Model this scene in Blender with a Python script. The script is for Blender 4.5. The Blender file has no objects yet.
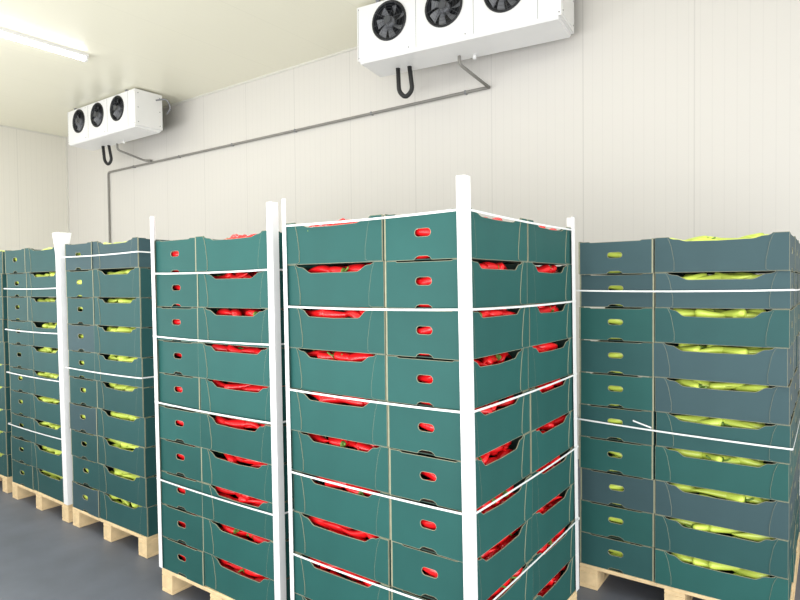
import bpy, math, random
from mathutils import Vector, Matrix, Euler
from mathutils.geometry import tessellate_polygon
random.seed(11)
sc = bpy.context.scene
col = sc.collection
sc.view_settings.view_transform = 'Standard'
sc.view_settings.look = 'None'

# ------------------------------------------------------------ materials
def mat(name, color, rough=0.6, var=0.0, scale=8.0, metal=0.0, emis=None, bump=0.0, spec=0.5, objvar=0.0):
    m = bpy.data.materials.new(name); m.use_nodes = True
    nt = m.node_tree; b = nt.nodes['Principled BSDF']
    b.inputs['Base Color'].default_value = (*color, 1)
    b.inputs['Roughness'].default_value = rough
    b.inputs['Metallic'].default_value = metal
    b.inputs['Specular IOR Level'].default_value = spec
    tc = nt.nodes.new('ShaderNodeTexCoord')
    n = nt.nodes.new('ShaderNodeTexNoise'); n.inputs['Scale'].default_value = scale
    n.inputs['Detail'].default_value = 5
    nt.links.new(tc.outputs['Object'], n.inputs['Vector'])
    out=None
    if var > 0:
        r = nt.nodes.new('ShaderNodeValToRGB')
        r.color_ramp.elements[0].position = .3; r.color_ramp.elements[1].position = .7
        r.color_ramp.elements[0].color = (*[c*(1-var) for c in color], 1)
        r.color_ramp.elements[1].color = (*[min(1, c*(1+var)) for c in color], 1)
        nt.links.new(n.outputs['Fac'], r.inputs['Fac'])
        out=r.outputs['Color']
        if objvar>0:
            oi=nt.nodes.new('ShaderNodeObjectInfo'); hs=nt.nodes.new('ShaderNodeHueSaturation')
            mr=nt.nodes.new('ShaderNodeMapRange'); mr.inputs['To Min'].default_value=1-objvar; mr.inputs['To Max'].default_value=1+objvar
            nt.links.new(oi.outputs['Random'],mr.inputs['Value']); nt.links.new(mr.outputs[0],hs.inputs['Value'])
            nt.links.new(out,hs.inputs['Color']); out=hs.outputs['Color']
        nt.links.new(out, b.inputs['Base Color'])
    if bump > 0:
        bp = nt.nodes.new('ShaderNodeBump'); bp.inputs['Strength'].default_value = bump
        bp.inputs['Distance'].default_value = .01
        nt.links.new(n.outputs['Fac'], bp.inputs['Height'])
        nt.links.new(bp.outputs['Normal'], b.inputs['Normal'])
    if emis:
        b.inputs['Emission Color'].default_value = (*emis[0], 1)
        b.inputs['Emission Strength'].default_value = emis[1]
    return m

def lin(r, g, b):
    f = lambda c: (c/255/12.92) if c/255 <= .04045 else ((c/255+.055)/1.055)**2.4
    return (f(r), f(g), f(b))

M_teal  = mat('card_teal', lin(34,85,81), .6, .07, 4, objvar=.08, spec=.3)
M_teal2 = mat('card_teal_dark', lin(38,79,79), .6, .07, 4, objvar=.08, spec=.3)
M_grey  = mat('card_grey_teal', lin(54,79,84), .6, .07, 4, objvar=.08, spec=.3)
M_tan   = mat('card_cut_edge', lin(146,146,122), .8, .08, 30)
M_in    = mat('card_inside', lin(52,74,66), .8, .06, 5)
M_wood  = mat('pallet_wood', lin(222,196,152), .7, .14, 14, bump=.2)
M_white = mat('white_card', lin(234,234,234), .5, .03, 10)
M_strap = mat('white_strap', lin(232,234,233), .4, .03, 10)
M_hous  = mat('enamel_white', lin(234,234,233), .35, .02, 3)
M_black = mat('black_plastic', lin(22,24,28), .4, .1, 10)
M_wire  = mat('guard_wire', lin(78,80,84), .35, .1, 10, metal=.3)
M_hub   = mat('hub_grey', lin(120,122,126), .4, .05, 10)
M_pipe  = mat('pipe_grey', lin(136,134,128), .5, .06, 10)
M_hose  = mat('hose_black', lin(28,28,28), .6, .1, 30)
M_red   = mat('red_pepper_skin', lin(228,26,30), .25, .06, 6, objvar=.18)
M_yel   = mat('yellow_pepper_skin', lin(202,220,92), .3, .06, 6, objvar=.14)
M_stem  = mat('pepper_stem', lin(96,130,50), .5, .12, 20)
M_tube  = mat('tube_glow', (1,1,1), .5, emis=((1,1,.98), 20))
M_seal  = mat('trim_white', lin(214,212,203), .5, .02, 4)

def panel_mat(name, color, axis, joint=1.1, rib=.1, depth=.05, jd=.18, rough=.5):
    m = bpy.data.materials.new(name); m.use_nodes = True
    nt = m.node_tree; b = nt.nodes['Principled BSDF']; b.inputs['Roughness'].default_value = rough
    tc = nt.nodes.new('ShaderNodeTexCoord'); sp = nt.nodes.new('ShaderNodeSeparateXYZ')
    nt.links.new(tc.outputs['Object'], sp.inputs[0])
    def line(per, half):
        d = nt.nodes.new('ShaderNodeMath'); d.operation = 'PINGPONG'; d.inputs[1].default_value = per/2
        nt.links.new(sp.outputs[axis], d.inputs[0])
        l = nt.nodes.new('ShaderNodeMath'); l.operation = 'LESS_THAN'; l.inputs[1].default_value = half
        nt.links.new(d.outputs[0], l.inputs[0]); return l
    a = line(rib, .004); c = line(joint, .006)
    n = nt.nodes.new('ShaderNodeTexNoise'); n.inputs['Scale'].default_value = .7
    nt.links.new(tc.outputs['Object'], n.inputs['Vector'])
    def mul(x, k):
        q = nt.nodes.new('ShaderNodeMath'); q.operation = 'MULTIPLY'; q.inputs[1].default_value = k
        nt.links.new(x, q.inputs[0]); return q.outputs[0]
    def add(x, y):
        q = nt.nodes.new('ShaderNodeMath'); q.operation = 'ADD'; q.use_clamp = True
        nt.links.new(x, q.inputs[0]); nt.links.new(y, q.inputs[1]); return q.outputs[0]
    f = add(add(mul(a.outputs[0], depth), mul(c.outputs[0], jd)), mul(n.outputs['Fac'], .02))
    mx = nt.nodes.new('ShaderNodeMix'); mx.data_type = 'RGBA'
    mx.inputs[6].default_value = (*color, 1); mx.inputs[7].default_value = (*[x*.35 for x in color], 1)
    nt.links.new(f, mx.inputs[0]); nt.links.new(mx.outputs[2], b.inputs['Base Color'])
    return m

# ------------------------------------------------------------ mesh builder
class MB:
    def __init__(s): s.v=[]; s.f=[]; s.m=[]; s.smooth=[]
    def face(s, pts, m=0, sm=False):
        i=len(s.v); s.v += [tuple(p) for p in pts]; s.f.append(tuple(range(i,i+len(pts)))); s.m.append(m); s.smooth.append(sm)
    def box(s, a, b, m=0):
        x0,y0,z0=a; x1,y1,z1=b; i=len(s.v)
        s.v += [(x0,y0,z0),(x1,y0,z0),(x1,y1,z0),(x0,y1,z0),(x0,y0,z1),(x1,y0,z1),(x1,y1,z1),(x0,y1,z1)]
        for q in [(0,3,2,1),(4,5,6,7),(0,1,5,4),(1,2,6,5),(2,3,7,6),(3,0,4,7)]:
            s.f.append(tuple(i+k for k in q)); s.m.append(m); s.smooth.append(False)
    def grid(s, rings, m=0, closed=True, caps=True, sm=True):
        i=len(s.v); n=len(rings[0])
        for r in rings: s.v += [tuple(p) for p in r]
        for a in range(len(rings)-1):
            for k in range(n if closed else n-1):
                k2=(k+1)%n
                s.f.append((i+a*n+k,i+a*n+k2,i+(a+1)*n+k2,i+(a+1)*n+k)); s.m.append(m); s.smooth.append(sm)
        if caps:
            s.f.append(tuple(i+k for k in range(n))[::-1]); s.m.append(m); s.smooth.append(False)
            s.f.append(tuple(i+(len(rings)-1)*n+k for k in range(n))); s.m.append(m); s.smooth.append(False)
    def cyl(s, c, axis, r, h, n=16, m=0, r2=None, sm=True):
        axis=Vector(axis).normalized(); q=axis.to_track_quat('Z','Y'); c=Vector(c)
        r2 = r if r2 is None else r2
        R=[]
        for hh,rr in ((0,r),(h,r2)):
            R.append([c+q@Vector((rr*math.cos(2*math.pi*k/n), rr*math.sin(2*math.pi*k/n), hh)) for k in range(n)])
        s.grid(R, m, sm=sm)
    def tube(s, pts, r, n=10, m=0, closed=False):
        pts=[Vector(p) for p in pts]; R=[]; N=len(pts); up=None
        for i in range(N):
            if closed: t=pts[(i+1)%N]-pts[i-1]
            else: t=pts[min(i+1,N-1)]-pts[max(i-1,0)]
            t.normalize()
            if up is None:
                up=Vector((0,0,1)) if abs(t.z)<.9 else Vector((0,1,0))
            u=(up-t*up.dot(t)).normalized(); w=t.cross(u); up=u
            R.append([pts[i]+r*(u*math.cos(2*math.pi*k/n)+w*math.sin(2*math.pi*k/n)) for k in range(n)])
        if closed: R.append(R[0])
        s.grid(R, m, caps=not closed)
    def mesh(s, name, mats):
        me=bpy.data.meshes.new(name); me.from_pydata(s.v, [], s.f)
        for x in mats: me.materials.append(x)
        me.polygons.foreach_set('material_index', s.m); me.polygons.foreach_set('use_smooth', s.smooth)
        me.update(); return me

def offset(poly, d):
    n=len(poly); out=[]
    for i in range(n):
        a=Vector(poly[i-1]); b=Vector(poly[i]); c=Vector(poly[(i+1)%n])
        e1=(b-a).normalized(); e2=(c-b).normalized()
        n1=Vector((-e1.y,e1.x)); n2=Vector((-e2.y,e2.x))
        k=n1+n2; L=max(.3, 1+n1.dot(n2)); out.append(tuple(b+k*(d/L)))
    return out   # CCW loop: positive d moves inward

def plate(mb, outer, holes, O, U, V, t, rim, mf, me, mbk):
    """outer CCW; holes CCW in (u,v); front normal = UxV"""
    O=Vector(O); U=Vector(U); V=Vector(V); N=U.cross(V)
    P=lambda p,d=0.0: O+U*p[0]+V*p[1]-N*d
    oi=offset(outer, rim); hi=[offset(h,-rim) for h in holes]
    def fill(loops, d, m, flip):
        L=[[Vector((p[0],p[1],0)) for p in l] for l in loops]
        flat=[p for l in loops for p in l]
        for tri in tessellate_polygon(L):
            a,b,c=[flat[k] for k in tri]
            ar=(b[0]-a[0])*(c[1]-a[1])-(b[1]-a[1])*(c[0]-a[0])
            if (ar<0) != flip: b,c=c,b
            mb.face([P(a,d),P(b,d),P(c,d)], m)
    fill([oi]+hi, 0, mf, False)
    fill([outer]+holes, t, mbk, True)
    n=len(outer)
    for i in range(n):
        j=(i+1)%n
        mb.face([P(outer[i]),P(outer[j]),P(oi[j]),P(oi[i])], me)
        mb.face([P(outer[j]),P(outer[i]),P(outer[i],t),P(outer[j],t)], me)
    for h,g in zip(holes,hi):
        n=len(h)
        for i in range(n):
            j=(i+1)%n
            mb.face([P(h[j]),P(h[i]),P(g[i]),P(g[j])], me)
            mb.face([P(h[i]),P(h[j]),P(h[j],t),P(h[i],t)], me)

def obj(name, data, loc=(0,0,0), rot=(0,0,0), parent=None, label=None, cat=None, group=None, kind=None):
    o=bpy.data.objects.new(name, data); col.objects.link(o)
    o.location=loc; o.rotation_euler=rot
    if parent: o.parent=parent
    if label: o['label']=label
    if cat: o['category']=cat
    if group: o['group']=group
    if kind: o['kind']=kind
    return o

# ------------------------------------------------------------ constants
HC = 1.86
FLOORZ=0.0; CEIL=HC+3.16; WALLY=6.2; LEFTX=-13.0
RX=3.5; RY=-3.5

# ------------------------------------------------------------ room
def slab(name, a, b, m):
    mb=MB(); mb.box(a,b); return obj(name, mb.mesh(name,[m]), kind='structure')
M_floor = mat('floor_resin', lin(95,100,110), .5, .14, 3.0, bump=.12)
M_wall = panel_mat('wall_panel', lin(215,212,206), 0, joint=1.05, depth=.065, jd=.19)
M_walll = panel_mat('wall_panel_side', lin(226,223,212), 1, joint=1.05, depth=.065, jd=.19)
M_ceil = panel_mat('ceiling_panel', lin(240,237,217), 0, joint=1.1, depth=.02, jd=.07, rough=.32)
f=slab('floor',(LEFTX-.2,RY,-.2),(RX,WALLY+.2,0),M_floor)
c=slab('ceiling',(LEFTX-.2,RY,CEIL),(RX,WALLY+.2,CEIL+.15),M_ceil)
w=slab('wall_back',(LEFTX,WALLY,0),(RX,WALLY+.15,CEIL),M_wall)
w=slab('wall_left',(LEFTX-.15,RY,0),(LEFTX,WALLY,CEIL),M_walll)
def trim(name,a,b): slab(name,a,b,M_seal)
trim('trim_1',(LEFTX,WALLY-.015,CEIL-.03),(RX,WALLY,CEIL))
trim('trim_2',(LEFTX,RY,CEIL-.03),(LEFTX+.015,WALLY-.015,CEIL))
trim('trim_3',(LEFTX,WALLY-.03,0),(LEFTX+.03,WALLY,CEIL-.03))

# ------------------------------------------------------------ crate
L,W,H = .592,.392,.197
def crate_mesh(name, mface, rec=.038, a=.085, b=.12, sk=0.0, sag=0.0):
    mb=MB(); t=.004; rim=.0015
    def lip(shift=0.0):
        """raised corner tab -> shoulder -> soft curve down into the shallow cut-out"""
        pts=[(0,H+.004),(a-.034,H+.004),(a-.026,H-.004),(a-.012,H-.009)]
        x0,x1=a+.002+shift,b+.022+shift
        for i in range(7):
            t_=i/6; e=t_*t_*(3-2*t_)
            pts.append((x0+(x1-x0)*t_, H-.010-(rec-.010)*e))
        return pts
    def longprof():
        p=[(0,0),(L,0)]
        p+=[(L-x,z) for x,z in lip()]
        p+=[(L/2,H-rec-sag)]
        p+=lip(sk)[::-1]
        return p
    def obr(cx,cz,w,h,n=7):
        r=h/2; pts=[]
        for k in range(n): 
            an=-math.pi/2+math.pi*k/(n-1); pts.append((cx+w/2-r+r*math.cos(an), cz+r*math.sin(an)))
        for k in range(n):
            an=math.pi/2+math.pi*k/(n-1); pts.append((cx-w/2+r+r*math.cos(an), cz+r*math.sin(an)))
        return pts
    plate(mb,longprof(),[],(-L/2,-W/2,0),(1,0,0),(0,0,1),t,rim,0,1,2)
    plate(mb,longprof(),[],(L/2,W/2,0),(-1,0,0),(0,0,1),t,rim,0,1,2)
    for sx in (0,1):
        fl=[(0,.004),(a-.018,.004),(a-.006,.012),(a-.006,.06),(a-.02,H-.05),(a-.030,H-.018),(a-.040,H+.002),(0,H+.002)]
        if sx: fl=[(L-x,z) for x,z in fl][::-1]
        plate(mb,fl,[],(-L/2,-W/2-.003,0),(1,0,0),(0,0,1),.003,.0008,0,1,0)
        plate(mb,fl,[],(L/2,W/2+.003,0),(-1,0,0),(0,0,1),.003,.0008,0,1,0)
    w=W-2*t
    def shortprof():
        c=w/2
        p=[(0,0)]
        p+=[(c-.044,0),(c-.036,.010),(c-.022,.016),(c+.022,.016),(c+.036,.010),(c+.044,0)]
        p+=[(w,0),(w,H),(w-.05,H),(w-.06,H-.005),(.06,H-.005),(.05,H),(0,H)]
        return p
    hole=obr(w/2,.112,.080,.033)
    plate(mb,shortprof(),[hole],(-L/2,W/2-t,0),(0,-1,0),(0,0,1),t,rim,0,1,2)
    plate(mb,shortprof(),[hole],(L/2,-W/2+t,0),(0,1,0),(0,0,1),t,rim,0,1,2)
    mb.box((-L/2+t,-W/2+t,.0005),(L/2-t,W/2-t,.004),2)
    for sx in (-1,1):
        for sy in (-1,1):
            x=sx*(L/2-t); y=sy*(W/2-t); k=.035
            q=[(x,y),(x-sx*k,y),(x,y-sy*k)]
            if sx*sy<0: q=q[::-1]
            mb.grid([[(*p,.008) for p in q],[(*p,H-.002) for p in q]],2,sm=False)
    return mb.mesh(name,[mface,M_tan,M_in])
VAR=[dict(sag=.003),dict(rec=.036,a=.08,b=.105,sk=.018),dict(rec=.043,a=.10,b=.13,sk=-.01,sag=.004),dict(rec=.038,a=.09,b=.135,sk=.0),dict(rec=.035,a=.09,b=.115,sk=-.014,sag=.007)]
MM=(('t','teal',M_teal),('d','dark',M_teal2),('g','grey',M_grey))
CR={k:[crate_mesh('crate_'+n,m,**v) for v in VAR] for k,n,m in MM}
CT={k:[crate_mesh('crate_top_'+n,m,rec=.023,a=.10,b=.13,sag=.003)] for k,n,m in MM}
CN={'t':'green','d':'dark green','g':'grey-green'}

# ------------------------------------------------------------ peppers
def pepper_geo(seed, length=.185, r=.026, ns=10):
    rnd=random.Random(seed); bend=rnd.uniform(-.03,.03); lob=3; ph=rnd.random()*6; fat=rnd.uniform(.86,1.08)
    prof=[(0,.3),(.015,.62),(.06,.93),(.15,1.0),(.3,.95),(.48,.81),(.64,.62),(.8,.40),(.91,.22),(.98,.10),(1.0,.03)]
    rings=[]
    for t,q in prof:
        q*=fat
        x=(t-.45)*length; yc=bend*(math.sin(t*math.pi)-.5); zc=.008*math.sin(t*5+ph)
        rings.append([(x, yc+r*q*(1+.07*math.cos(lob*a+ph))*math.cos(a), zc*.5+r*q*(1+.07*math.cos(lob*a+ph))*math.sin(a))
            for a in [2*math.pi*k/ns for k in range(ns)]])
    return rings
def pepper_mesh(name, seed, m, **k):
    mb=MB(); mb.grid(pepper_geo(seed,ns=16,**k)); return mb.mesh(name,[m])
def stem_mesh(name, m):
    mb=MB(); x0=-.45*.185
    mb.cyl((x0-.001,0,0),(1,0,0),.012,.006,10,0,r2=.017)
    mb.tube([(x0,0,0),(x0-.012,0,.002),(x0-.024,.003,.008),(x0-.034,.006,.016)],.0045,8)
    return mb.mesh(name,[m])
PR=[pepper_mesh('red_pepper_body',i,M_red) for i in range(6)]
PY=[pepper_mesh('yellow_pepper_body',i+9,M_yel) for i in range(6)]
ST=stem_mesh('stem_mesh',M_stem)
stuff={'r':MB(),'y':MB()}
count={'r':0,'y':0}
def add_pepper(kind, M, stem, where):
    name='red_pepper' if kind=='r' else 'yellow_pepper'
    o=obj(name, random.choice(PR if kind=='r' else PY), group=('red peppers in the stacked crates' if kind=='r' else 'yellow peppers in the stacked crates'))
    o.matrix_world=M
    o['label']=('glossy red pointed pepper in a green cardboard crate' if kind=='r' else 'pale yellow-green pointed pepper in a green cardboard crate')
    if where=='top': o['label']=('glossy red pointed pepper heaped in a topmost open crate' if kind=='r' else 'yellow-green pointed pepper heaped in a topmost open crate')
    o['category']='pepper'; count[kind]+=1
    if stem and random.random()<.45: 
        s=obj('stem',ST,parent=o)
def stuff_pepper(kind, M):
    g=pepper_geo(random.randint(0,50),ns=8)
    stuff[kind].grid([[M@Vector(p) for p in r] for r in g])
def fillcrate(kind, C, top, long_open, stem, hole, zs):
    R=lambda a,b: random.uniform(a,b)
    def TT(x,y,z,yaw,pit=0,sc=1): 
        return C@Matrix.Translation((x,y,z*zs))@Matrix.Rotation(yaw,4,'Z')@Matrix.Rotation(pit,4,'Y')@Matrix.Rotation(R(0,6.28),4,'X')@Matrix.Scale(sc,4)
    tz=-.002 if top else 0
    if long_open:
        for i,x in enumerate((-.15,-.05,.05,.15)):
            yaw=R(.08,.40)*random.choice((-1,1))
            add_pepper(kind, TT(x+R(-.02,.02),-W/2+.052+R(0,.008),.165+tz+R(-.008,.006),yaw+random.choice((0,math.pi)),R(-.09,.09)), stem, '')
        for x in (-.11,.0,.11):
            add_pepper(kind, TT(x+R(-.02,.02),-W/2+.11,.170+tz+R(-.004,.003)+(R(0,.014) if top else 0),R(-.7,.7)+random.choice((0,math.pi)),R(-.03,.03)+(R(-.15,.15) if top else 0)), stem, 'top' if top else '')
        for z in (.045,.12):
            for x in (-.15,-.02,.14):
                stuff_pepper(kind, TT(x,-W/2+.05,z,R(-.15,.15)))
    if hole:
        for y,z in ((-.03,.028),(.05,.030),(-.04,.08),(.03,.115),(.0,.155)):
            stuff_pepper(kind, TT(-L/2+.037,y+R(-.01,.01),z,math.pi/2+R(-.08,.08)))
    if top:
        for x in (-.15,-.07,0,.08,.15):
            stuff_pepper(kind, TT(x,.02,.158+R(-.006,.012),R(-1,1),R(-.15,.15)))
            stuff_pepper(kind, TT(x+R(-.03,.03),.11,.155+R(-.004,.008),R(-.4,.4)))

# ------------------------------------------------------------ wooden pallet
def boxmesh(name, sx, sy, sz, m, bev=.003):
    mb=MB(); a,b,c2=sx/2,sy/2,sz; v=bev
    R=[]
    for z,i in ((0,v),(v,0),(c2-v,0),(c2,v)):
        R.append([(-a+i,-b+i,z),(a-i,-b+i,z),(a-i,b-i,z),(-a+i,b-i,z)])
    mb.grid(R,sm=False); return mb.mesh(name,[m])
BD=boxmesh('deck_mesh',1.0,.12,.022,M_wood); BS=boxmesh('stringer_mesh',.10,1.2,.022,M_wood)
BB=boxmesh('block_mesh',.10,.13,.078,M_wood)
def pallet(x0,y0,S,label):
    e=obj('wooden_pallet',None,(x0+.5*S,y0+.6*S,0),label=label,cat='pallet',group='wooden pallets under the crate stacks')
    e.scale=(S,S,1)
    for x in (-.45,0,.45):
        obj('bottom_board',BS,(x,0,0),parent=e)
        obj('stringer_board',BS,(x,0,.1),parent=e)
        for y in (-.535,0,.535): obj('block',BB,(x,y,.022),parent=e)
    for k in range(7): obj('deck_board',BD,(0,-.54+k*.18,.122),parent=e)
PZ=.145

# ------------------------------------------------------------ stacks
def stack(x0,y0,pattern,kind,colf,S=1.0,zs=1.0,full=False,stem=False,side_open=False,layers=10,deep=True,lean=0.0,jit=.005):
    fr='red' if kind=='r' else 'yellow'
    pallet(x0+lean,y0,S,'light softwood pallet carrying a stack of %s pepper crates'%fr)
    for k in range(layers):
        z=PZ+k*.2*zs; top=(k==layers-1)
        items=[]
        xs=0 if pattern=='SL' else .6
        xl=.4 if pattern=='SL' else 0
        items.append((xs+.2,.3,90,'S',0)); items.append((xl+.3,.2,0,'L',0))
        if full or deep:
            if pattern=='LS' or full: items.append((xs+.2,.9,90,'S',1))
            if pattern=='SL' or full: items.append((xl+.3,.6,0,'L',1))
        if full or pattern=='SL' and deep: items.append((xl+.3,1.0,0,'L',2))
        lx=lean*(layers-1-k)/(layers-1)+random.uniform(-.004,.004)
        for (x,y,a,typ,row) in items:
            c=colf(k,typ)
            ang=math.radians(a+random.uniform(-.9,.9))
            X=x0+x*S+lx+random.uniform(-.003,.003); Y=y0+y*S+random.uniform(-.004,jit)
            o=obj('crate',random.choice((CT if top else CR)[c]),(X,Y,z),(0,random.uniform(-.004,.004),ang))
            o.scale=(S,S,zs)
            vis=', cut-out side outward' if typ=='L' else ', hand-hole end outward'
            if row>0 and not(typ=='S' and side_open): vis=' inside the stack'
            o['label']='%s cardboard crate of %s peppers%s'%(CN[c],fr,vis) if not top else '%s cardboard crate of %s peppers on top of stack'%(CN[c],fr)
            o['category']='crate'; o['group']='stacked crates of %s peppers'%fr
            C=Matrix.Translation((X,Y,z))@Matrix.Rotation(ang,4,'Z')@Matrix.Scale(S,4,(1,0,0))@Matrix.Scale(S,4,(0,1,0))
            lo=(typ=='L' and row==0) or (typ=='S' and side_open)
            if row==0 or lo: fillcrate(kind,C,top,lo,stem,typ=='S' and row==0,zs)

def strap(x0,y0,z,S=1.0,tilt=0,off=.0125,h=.009,drop=None,sag=.006):
    x1=x0+1.0*S; y1=y0+1.2*S
    a=off; b=off+.0012
    mb=MB()
    c=.006; N=6
    def loop(e,zz):
        r=[]
        for i in range(N+1):
            t=i/N; r.append((x0-e+c+(x1-x0+2*e-2*c)*t, y0-e, zz-sag*4*t*(1-t)))
        for i in range(N+1):
            t=i/N; r.append((x1+e, y0-e+c+(y1-y0+2*e-2*c)*t, zz-sag*4*t*(1-t)))
        r+=[(x1+e-c,y1+e,zz),(x0-e+c,y1+e,zz),(x0-e,y1+e-c,zz),(x0-e,y0-e+c,zz)]
        return [(p[0],p[1],p[2]+tilt*(p[0]-x0)) for p in r]
    A=loop(a,z-h/2);B=loop(b,z-h/2);C2=loop(b,z+h/2);D=loop(a,z+h/2)
    for i in range(len(A)):
        j=(i+1)%len(A)
        mb.face([B[i],B[j],C2[j],C2[i]]); mb.face([A[j],A[i],D[i],D[j]])
        mb.face([A[i],A[j],B[j],B[i]]); mb.face([D[j],D[i],C2[i],C2[j]])
    if drop:
        dx,dd=drop   # loose strap tail
        mb.grid([[(x0+dx,y0-b,z-h/2),(x0+dx,y0-b,z+h/2)],[(x0+dx-.06,y0-b-.004,z+dd*.6-h/2),(x0+dx-.06,y0-b-.004,z+dd*.6+h/2)],[(x0+dx-.10,y0-b-.006,z+dd-h/2),(x0+dx-.10,y0-b-.006,z+dd+h/2)]],closed=False,caps=False,sm=False)
    obj('packing_strap',mb.mesh('packing_strap',[M_strap]),label='thin white plastic strap around a stack of green crates',cat='strap',group='white packing straps around the crate stacks')

def post(x,y,sx,sy,ztop,zbot=.15,leg=.045,flare=0,dx=0,bend=0):
    t=.004
    mb=MB(); R=[]
    N=24
    for i in range(N+1):
        z=zbot+(ztop-zbot)*i/N
        k=max(0,(z-(ztop-.18))/.18)**1.3*flare
        lg=leg*(1+.35*k)
        ox=-sx*(t+.030*k); oy=-sy*(t+.014*k)
        tipx=sx*lg; 
        pr=[(ox,oy),(tipx,oy),(tipx,oy+sy*.003),(ox+sx*.003,oy+sy*.003),(ox+sx*.003,sy*lg),(ox,sy*lg)]
        if sx*sy<0: pr=pr[::-1]
        R.append([(p[0]-dx*(1-i/N)+bend*math.sin(math.pi*i/N),p[1],z) for p in pr])
    mb.grid(R,sm=False,caps=False)
    # close the thin cross-section at both ends
    n=6
    mb.f.append((5,4,3,2,1,0)); mb.m.append(0); mb.smooth.append(False)
    q=N*n; mb.f.append(tuple(q+k for k in range(n))); mb.m.append(0); mb.smooth.append(False)
    obj('corner_protector',mb.mesh('corner_protector',[M_white]),(x,y,0),label='tall white cardboard corner protector strapped to a crate stack',cat='corner protector',group='white corner protectors on the crate stacks')

E=.007
# centre pallet
SC=1.0; CX,CY=-2.168,2.06
stack(CX,CY,'LS','r',lambda k,t:'t',S=SC,zs=1.01,full=True,stem=True,side_open=True,lean=.022)
for i,z in enumerate((PZ+2.02-.012,PZ+1.616,PZ+1.212,PZ+.808,PZ+.404)): strap(CX+.0055*i,CY,z,SC)
post(CX+SC+E,CY-E,-1,1,2.285,dx=-.026,leg=.037); post(CX-E,CY-E,1,1,2.285,leg=.02,dx=-.022); post(CX+SC+E,CY+1.2*SC+E,-1,-1,2.225,dx=-.02,leg=.04)
# pallet 3
S3=1.045; X3,Y3=-3.345,2.09
stack(X3,Y3,'SL','r',lambda k,t:'t',S=S3,zs=1.0,stem=True,lean=.022)
for z in (PZ+1.8,PZ+1.42,PZ+1.02,PZ+.55): strap(X3+.022*(1-z/2.1),Y3,z,S3)
post(X3-E,Y3-E,1,1,2.29,leg=.028,dx=-.022); post(X3+S3+E+.008,Y3-E,-1,1,2.285,leg=.038,dx=-.018)
# pallet 2
S2=1.03; X2,Y2=-4.86,2.28
stack(X2,Y2,'SL','y',lambda k,t:'g' if (t=='S' and k%3==0) or k>8 else 'd',S=S2,zs=1.03,lean=.03)
for z in (PZ+1.96,PZ+1.1): strap(X2+.03*(1-z/2.1),Y2,z,S2)
# pallet 1
S1=1.02; X1,Y1=-5.95,2.28
stack(X1,Y1,'SL','y',lambda k,t:'d',S=S1,zs=1.03,lean=.03)
for z in (PZ+1.72,PZ+1.36,PZ+.98,PZ+.52): strap(X1+.03*(1-z/2.1),Y1,z,S1)
post(X1+S1+E,Y1-E,-1,1,2.30,leg=.062,flare=.9,dx=-.04,bend=-.008)
# pallet 0
X0,Y0=-7.08,2.30
stack(X0,Y0,'SL','y',lambda k,t:'d',zs=1.03,deep=False)
# right pallet
SR=1.08; XR,YR=-1.245,3.59
LC='tdgtdggdgg'; SCc='dtgtdtdtgg'
stack(XR,YR,'SL','y',lambda k,t:SCc[k] if t=='S' else LC[k],S=SR,zs=.982,stem=True)
strap(XR,YR,1.815,SR); strap(XR,YR,1.035,SR,-.02,drop=(.42,.03))
for kd in 'ry':
    nm='red_pepper_fill' if kd=='r' else 'yellow_pepper_fill'
    obj(nm,stuff[kd].mesh(nm,[M_red if kd=='r' else M_yel]),kind='stuff',
        label=('bulk of red peppers' if kd=='r' else 'bulk of yellow-green peppers')+' lying deeper in the cardboard crates',cat='peppers')

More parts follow.
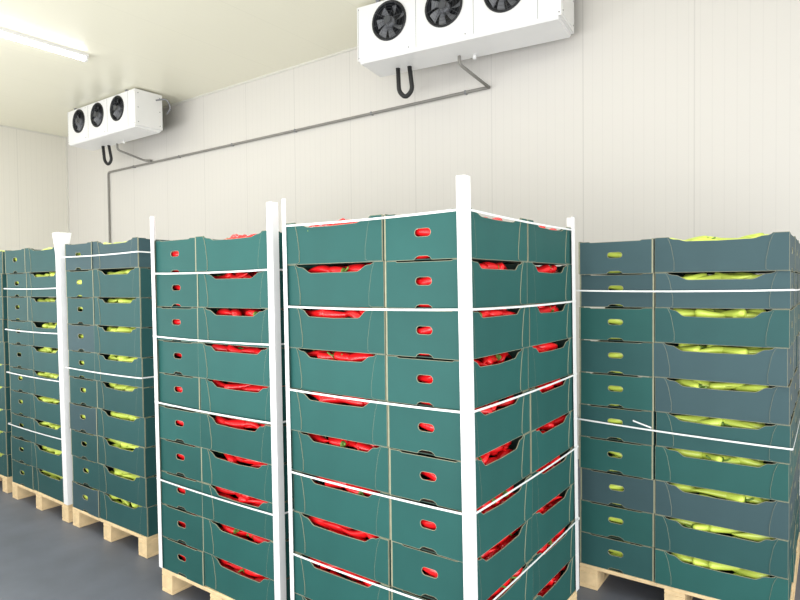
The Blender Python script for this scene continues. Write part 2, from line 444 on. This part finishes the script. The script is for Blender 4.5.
# ------------------------------------------------------------ evaporator units
def circ(cx,cz,r,n=32): return [(cx+r*math.cos(2*math.pi*k/n),cz+r*math.sin(2*math.pi*k/n)) for k in range(n)]
UL,UH,UD=2.30,.60,.50
fans=(.42,1.08,1.74)
fz=.365; fr=.195
def unit_meshes():
    mb=MB(); t=.012
    plate(mb,[(0,.0),(UL,.0),(UL,UH),(0,UH)],[circ(x,fz,fr) for x in fans],(0,0,0),(1,0,0),(0,0,1),t,.004,0,0,0)
    mb.box((0,t,0),(UL,UD,.01)); mb.box((0,t,UH-.01),(UL,UD,UH)); mb.box((0,t,.01),(.012,UD,UH-.01)); mb.box((UL-.012,t,.01),(UL,UD,UH-.01))
    mb.box((.012,UD-.03,.01),(UL-.012,UD-.01,UH-.01),1)
    for x in (.015,(fans[0]+fans[1])/2,(fans[1]+fans[2])/2,fans[2]+.335): mb.box((x-.002,-.0015,.01),(x+.002,0,UH-.01),2)
    mb.box((UL,.03,.03),(UL+.004,UD-.03,UH-.03),0)
    for y in (.05,UD-.05):
        for z in (.06,UH/2,UH-.06): mb.cyl((UL+.004,y,z),(1,0,0),.008,.003,8,2)
    for x in (.02,.66,1.32,UL-.02):
        for z in (.03,UH-.03): mb.cyl((x,0,z),(0,-1,0),.007,.003,8,2)
    body=mb.mesh('housing_mesh',[M_hous,M_black,M_hub])
    p=MB()
    prof=[(-.0,0),(.02,-.028),(UD-.05,-.05),(UD,-.0)]
    p.grid([[(.03,y,z) for y,z in prof],[(UL-.03,y,z) for y,z in prof]],0,sm=False)
    p.cyl((UL*.55,UD-.12,-.045),(0,0,-1),.02,.05,12,0)
    pan=p.mesh('drain_pan_mesh',[M_hous])
    g=MB()
    for r in (.06,.092,.124,.156,.188): g.tube([(r*math.cos(a),-.02-.025*(1-(r/.21)**2),r*math.sin(a)) for a in [2*math.pi*k/28 for k in range(28)]],.0017,5,0,closed=True)
    for k in range(8):
        a=math.pi*2*k/8+.2
        g.tube([(r*math.cos(a),-.018-.025*(1-(r/.21)**2),r*math.sin(a)) for r in (.04,.1,.16,.207)],.0024,5)
    g.cyl((0,-.04,0),(0,-1,0),.045,.006,20,0)
    guard=g.mesh('guard_mesh',[M_wire])
    s=MB()
    R=[]
    for rr,y in ((fr+.02,0),(fr+.02,-.014),(fr+.006,-.02),(fr-.006,-.005),(fr-.01,.12)):
        R.append([(rr*math.cos(2*math.pi*k/40),y,rr*math.sin(2*math.pi*k/40)) for k in range(40)])
    s.grid(R,caps=False)
    s.cyl((0,.13,0),(0,1,0),fr,.01,30,0)
    shroud=s.mesh('shroud_mesh',[M_black])
    b=MB()
    b.cyl((0,.0,0),(0,1,0),.05,.07,20,1,r2=.06)
    for k in range(7):
        a0=2*math.pi*k/7; A=[];B=[]
        for i in range(5):
            r=.055+.125*i/4; sw=.28*i/4
            wd=.30+.06*i/4
            A.append((r*math.cos(a0+sw),.018,r*math.sin(a0+sw))); B.append((r*math.cos(a0+sw+wd*1.3),.062,r*math.sin(a0+sw+wd*1.3)))
        for i in range(4):
            b.face([A[i],A[i+1],B[i+1],B[i]],0,True)
            b.face([tuple(Vector(q)+Vector((0,.003,0))) for q in (B[i],B[i+1],A[i+1],A[i])],0,True)
    blades=b.mesh('blade_mesh',[M_hub,M_hub])
    return body,pan,guard,shroud,blades
UB=unit_meshes()
UY=WALLY-.90
def unit(x,label,yaw=0,s=1.0):
    z=CEIL-(UH+.03)*s
    e=obj('evaporator_unit',None,(x,UY,z),(0,0,math.radians(yaw)),label=label,cat='cooling unit',group='ceiling cooling units')
    e.scale=(s,s,s)
    obj('housing',UB[0],parent=e); obj('drain_pan',UB[1],parent=e)
    for fx in fans:
        f=obj('fan',UB[3],(fx,0,fz),parent=e,label='round black axial fan')
        obj('fan_guard',UB[2],parent=f); obj('fan_blades',UB[4],(0,0,0),(0,random.uniform(0,1),0),parent=f)
    br=MB(); br.box((-.0,-.0,0),(.04,UD,.03))
    bm_=br.mesh('bracket_mesh',[M_hub])
    for bx in (.25,UL-.3): obj('ceiling_bracket',bm_,(bx,0,UH),parent=e)
    return z
def wx(px,p):
    u=(px-400)/600; return p*(u*.812-.584)/(u*.583+.813)
xn=wx(360,UY); xf=wx(71,UY)
UZ=unit(xn,'white three-fan cooling unit with black fans hung from the ceiling',6)
FS=.94
UZF=unit(xf,'white three-fan cooling unit near the corner of the room',0,FS)

def smooth(pts, n=6, r=.08):
    pts=[Vector(p) for p in pts]; out=[pts[0]]
    for i in range(1,len(pts)-1):
        a,b,c=pts[i-1],pts[i],pts[i+1]; d1=(a-b); d2=(c-b); k=min(r,d1.length*.45,d2.length*.45)
        s=b+d1.normalized()*k; e=b+d2.normalized()*k
        for j in range(n+1):
            t=j/n; out.append(s*(1-t)**2+b*2*t*(1-t)+e*t*t)
    out.append(pts[-1]); return out
def pipe(name,pts,r,m,label,cat='pipe',fr=.08):
    mb=MB(); mb.tube(smooth(pts,r=fr),r,10); return obj(name,mb.mesh(name,[m]),label=label,cat=cat)
PYW=WALLY-.03; PZW=HC+2.23
xa=wx(110,PYW); xb=wx(490,PYW)
pipe('drain_pipe',[(xb-.14,UY+UD-.05,UZ-.04),(xb-.14,UY+UD-.05,UZ-.13),(xb,PYW,UZ-.30),(xb,PYW,PZW),(xa,PYW,PZW),(xa,PYW,.0)],.018,M_pipe,'long grey drain pipe running along the panelled wall',fr=.06)
def loop(x0,label,z):
    pipe('insulated_hose',[(x0,UY+UD-.15,z-.04),(x0-.01,UY+UD-.12,z-.3),(x0+.07,UY+UD-.1,z-.38),(x0+.15,UY+UD-.08,z-.3),(x0+.14,UY+UD-.12,z-.04)],.026,M_hose,label,'hose',fr=.12)
loop(xn+.31,'black insulated hose looping under a white cooling unit',UZ)
loop(xf+.52,'black insulated hose looping under the cooling unit by the corner',UZF)
xq=xf+.9
pipe('drain_pipe',[(xq,UY+UD-.1,UZF-.04),(xq,UY+UD-.1,UZF-.15),(xq+.1,PYW-.02,UZF-.28),(xq+.3,PYW-.02,PZW+.03)],.018,M_pipe,'short grey pipe joining a cooling unit to the wall pipe',fr=.05)
xe=xf+UL*FS
pipe('power_cable',[(xe-.02,UY+UD-.15,UZF+.46),(xe+.16,UY+UD-.05,UZF+.48),(xe+.20,UY+UD,UZF+.33),(xe+.08,UY+UD,UZF+.26)],.012,M_hub,'thin grey cable looping from the end of a cooling unit','cable',fr=.12)
for i in range(6):
    x=xa+.9+(xb-xa-1.2)*i/5
    mb=MB(); mb.box((x-.008,PYW-.020,PZW-.021),(x+.008,WALLY,PZW+.021))
    obj('pipe_clamp',mb.mesh('pipe_clamp',[M_hub]),label='small grey clamp holding the drain pipe to the wall',cat='clamp',group='pipe clamps on the wall')

# ------------------------------------------------------------ fluorescent lamp, ceiling and fill lights
def lamp(x,y,length):
    e=obj('fluorescent_lamp',None,(x,y,CEIL),label='long glowing fluorescent tube lamp fixed to the ceiling',cat='lamp')
    mb=MB(); mb.grid([[(-.065,q,0),(-.06,q,-.04),(.06,q,-.04),(.065,q,0)] for q in (-length/2,length/2)],sm=False)
    for q in (-length/2,length/2-.03): mb.box((-.045,q,-.085),(.045,q+.03,-.04))
    obj('lamp_housing',mb.mesh('lamp_housing',[M_hous]),parent=e)
    mb=MB(); mb.grid([[(.042*math.cos(a),q,-.042-.042*math.sin(a)) for a in [math.pi*k/8 for k in range(9)]] for q in (-length/2+.03,length/2-.03)])
    obj('lamp_diffuser',mb.mesh('lamp_diffuser',[M_tube]),parent=e,label='glowing white diffuser')
def scr(px,py,z):
    Z=600*(z-HC)/(285-py); X=(px-400)/600*Z
    return (.812*X-.584*Z, .583*X+.813*Z)
lx,ly=scr(91,54,CEIL)
lamp(lx,ly-.78,1.56)

def area(x,y,z,sx,sy,p,rot=(0,0,0),c=(1,1,1)):
    l=bpy.data.lights.new('area','AREA'); l.shape='RECTANGLE'; l.size=sx; l.size_y=sy; l.energy=p; l.color=c
    o=bpy.data.objects.new('ceiling_and_fill_light',l); col.objects.link(o); o.location=(x,y,z); o.rotation_euler=rot
for x,p in ((-10.5,70),(-6,70),(-2,60),(1.5,50)): area(x,1.6,CEIL-.12,.3,3.0,p)
area(-.5,-2.8,1.3,6,2.4,290,(math.radians(86),0,math.radians(24)))  # added soft fill behind the camera, no fixture there
area(3.3,1.4,1.2,3.5,2.2,115,(math.radians(84),0,math.radians(96)))  # added side fill for the right-hand crate faces, not a ceiling lamp
for x,p in ((-9.5,310),(-3.5,165)): area(x,-1.0,1.2,5,2.5,p,(math.radians(165),0,0))  # added low fills aimed upward to brighten the ceiling
wd=bpy.data.worlds.new('w'); sc.world=wd; wd.use_nodes=True
wd.node_tree.nodes['Background'].inputs[0].default_value=(.98,.985,1,1)
wd.node_tree.nodes['Background'].inputs[1].default_value=1.0

# ------------------------------------------------------------ camera
cd=bpy.data.cameras.new('cam'); cd.sensor_width=36; cd.lens=27; cd.clip_start=.05
cam=bpy.data.objects.new('cam',cd); col.objects.link(cam); sc.camera=cam
R=Matrix.Rotation(math.radians(35.73),4,'Z')@Matrix.Rotation(math.radians(90-1.43),4,'X')@Matrix.Rotation(math.radians(-.6),4,'Z')
cam.matrix_world=Matrix.Translation((0,0,HC))@R
print('peppers',count)
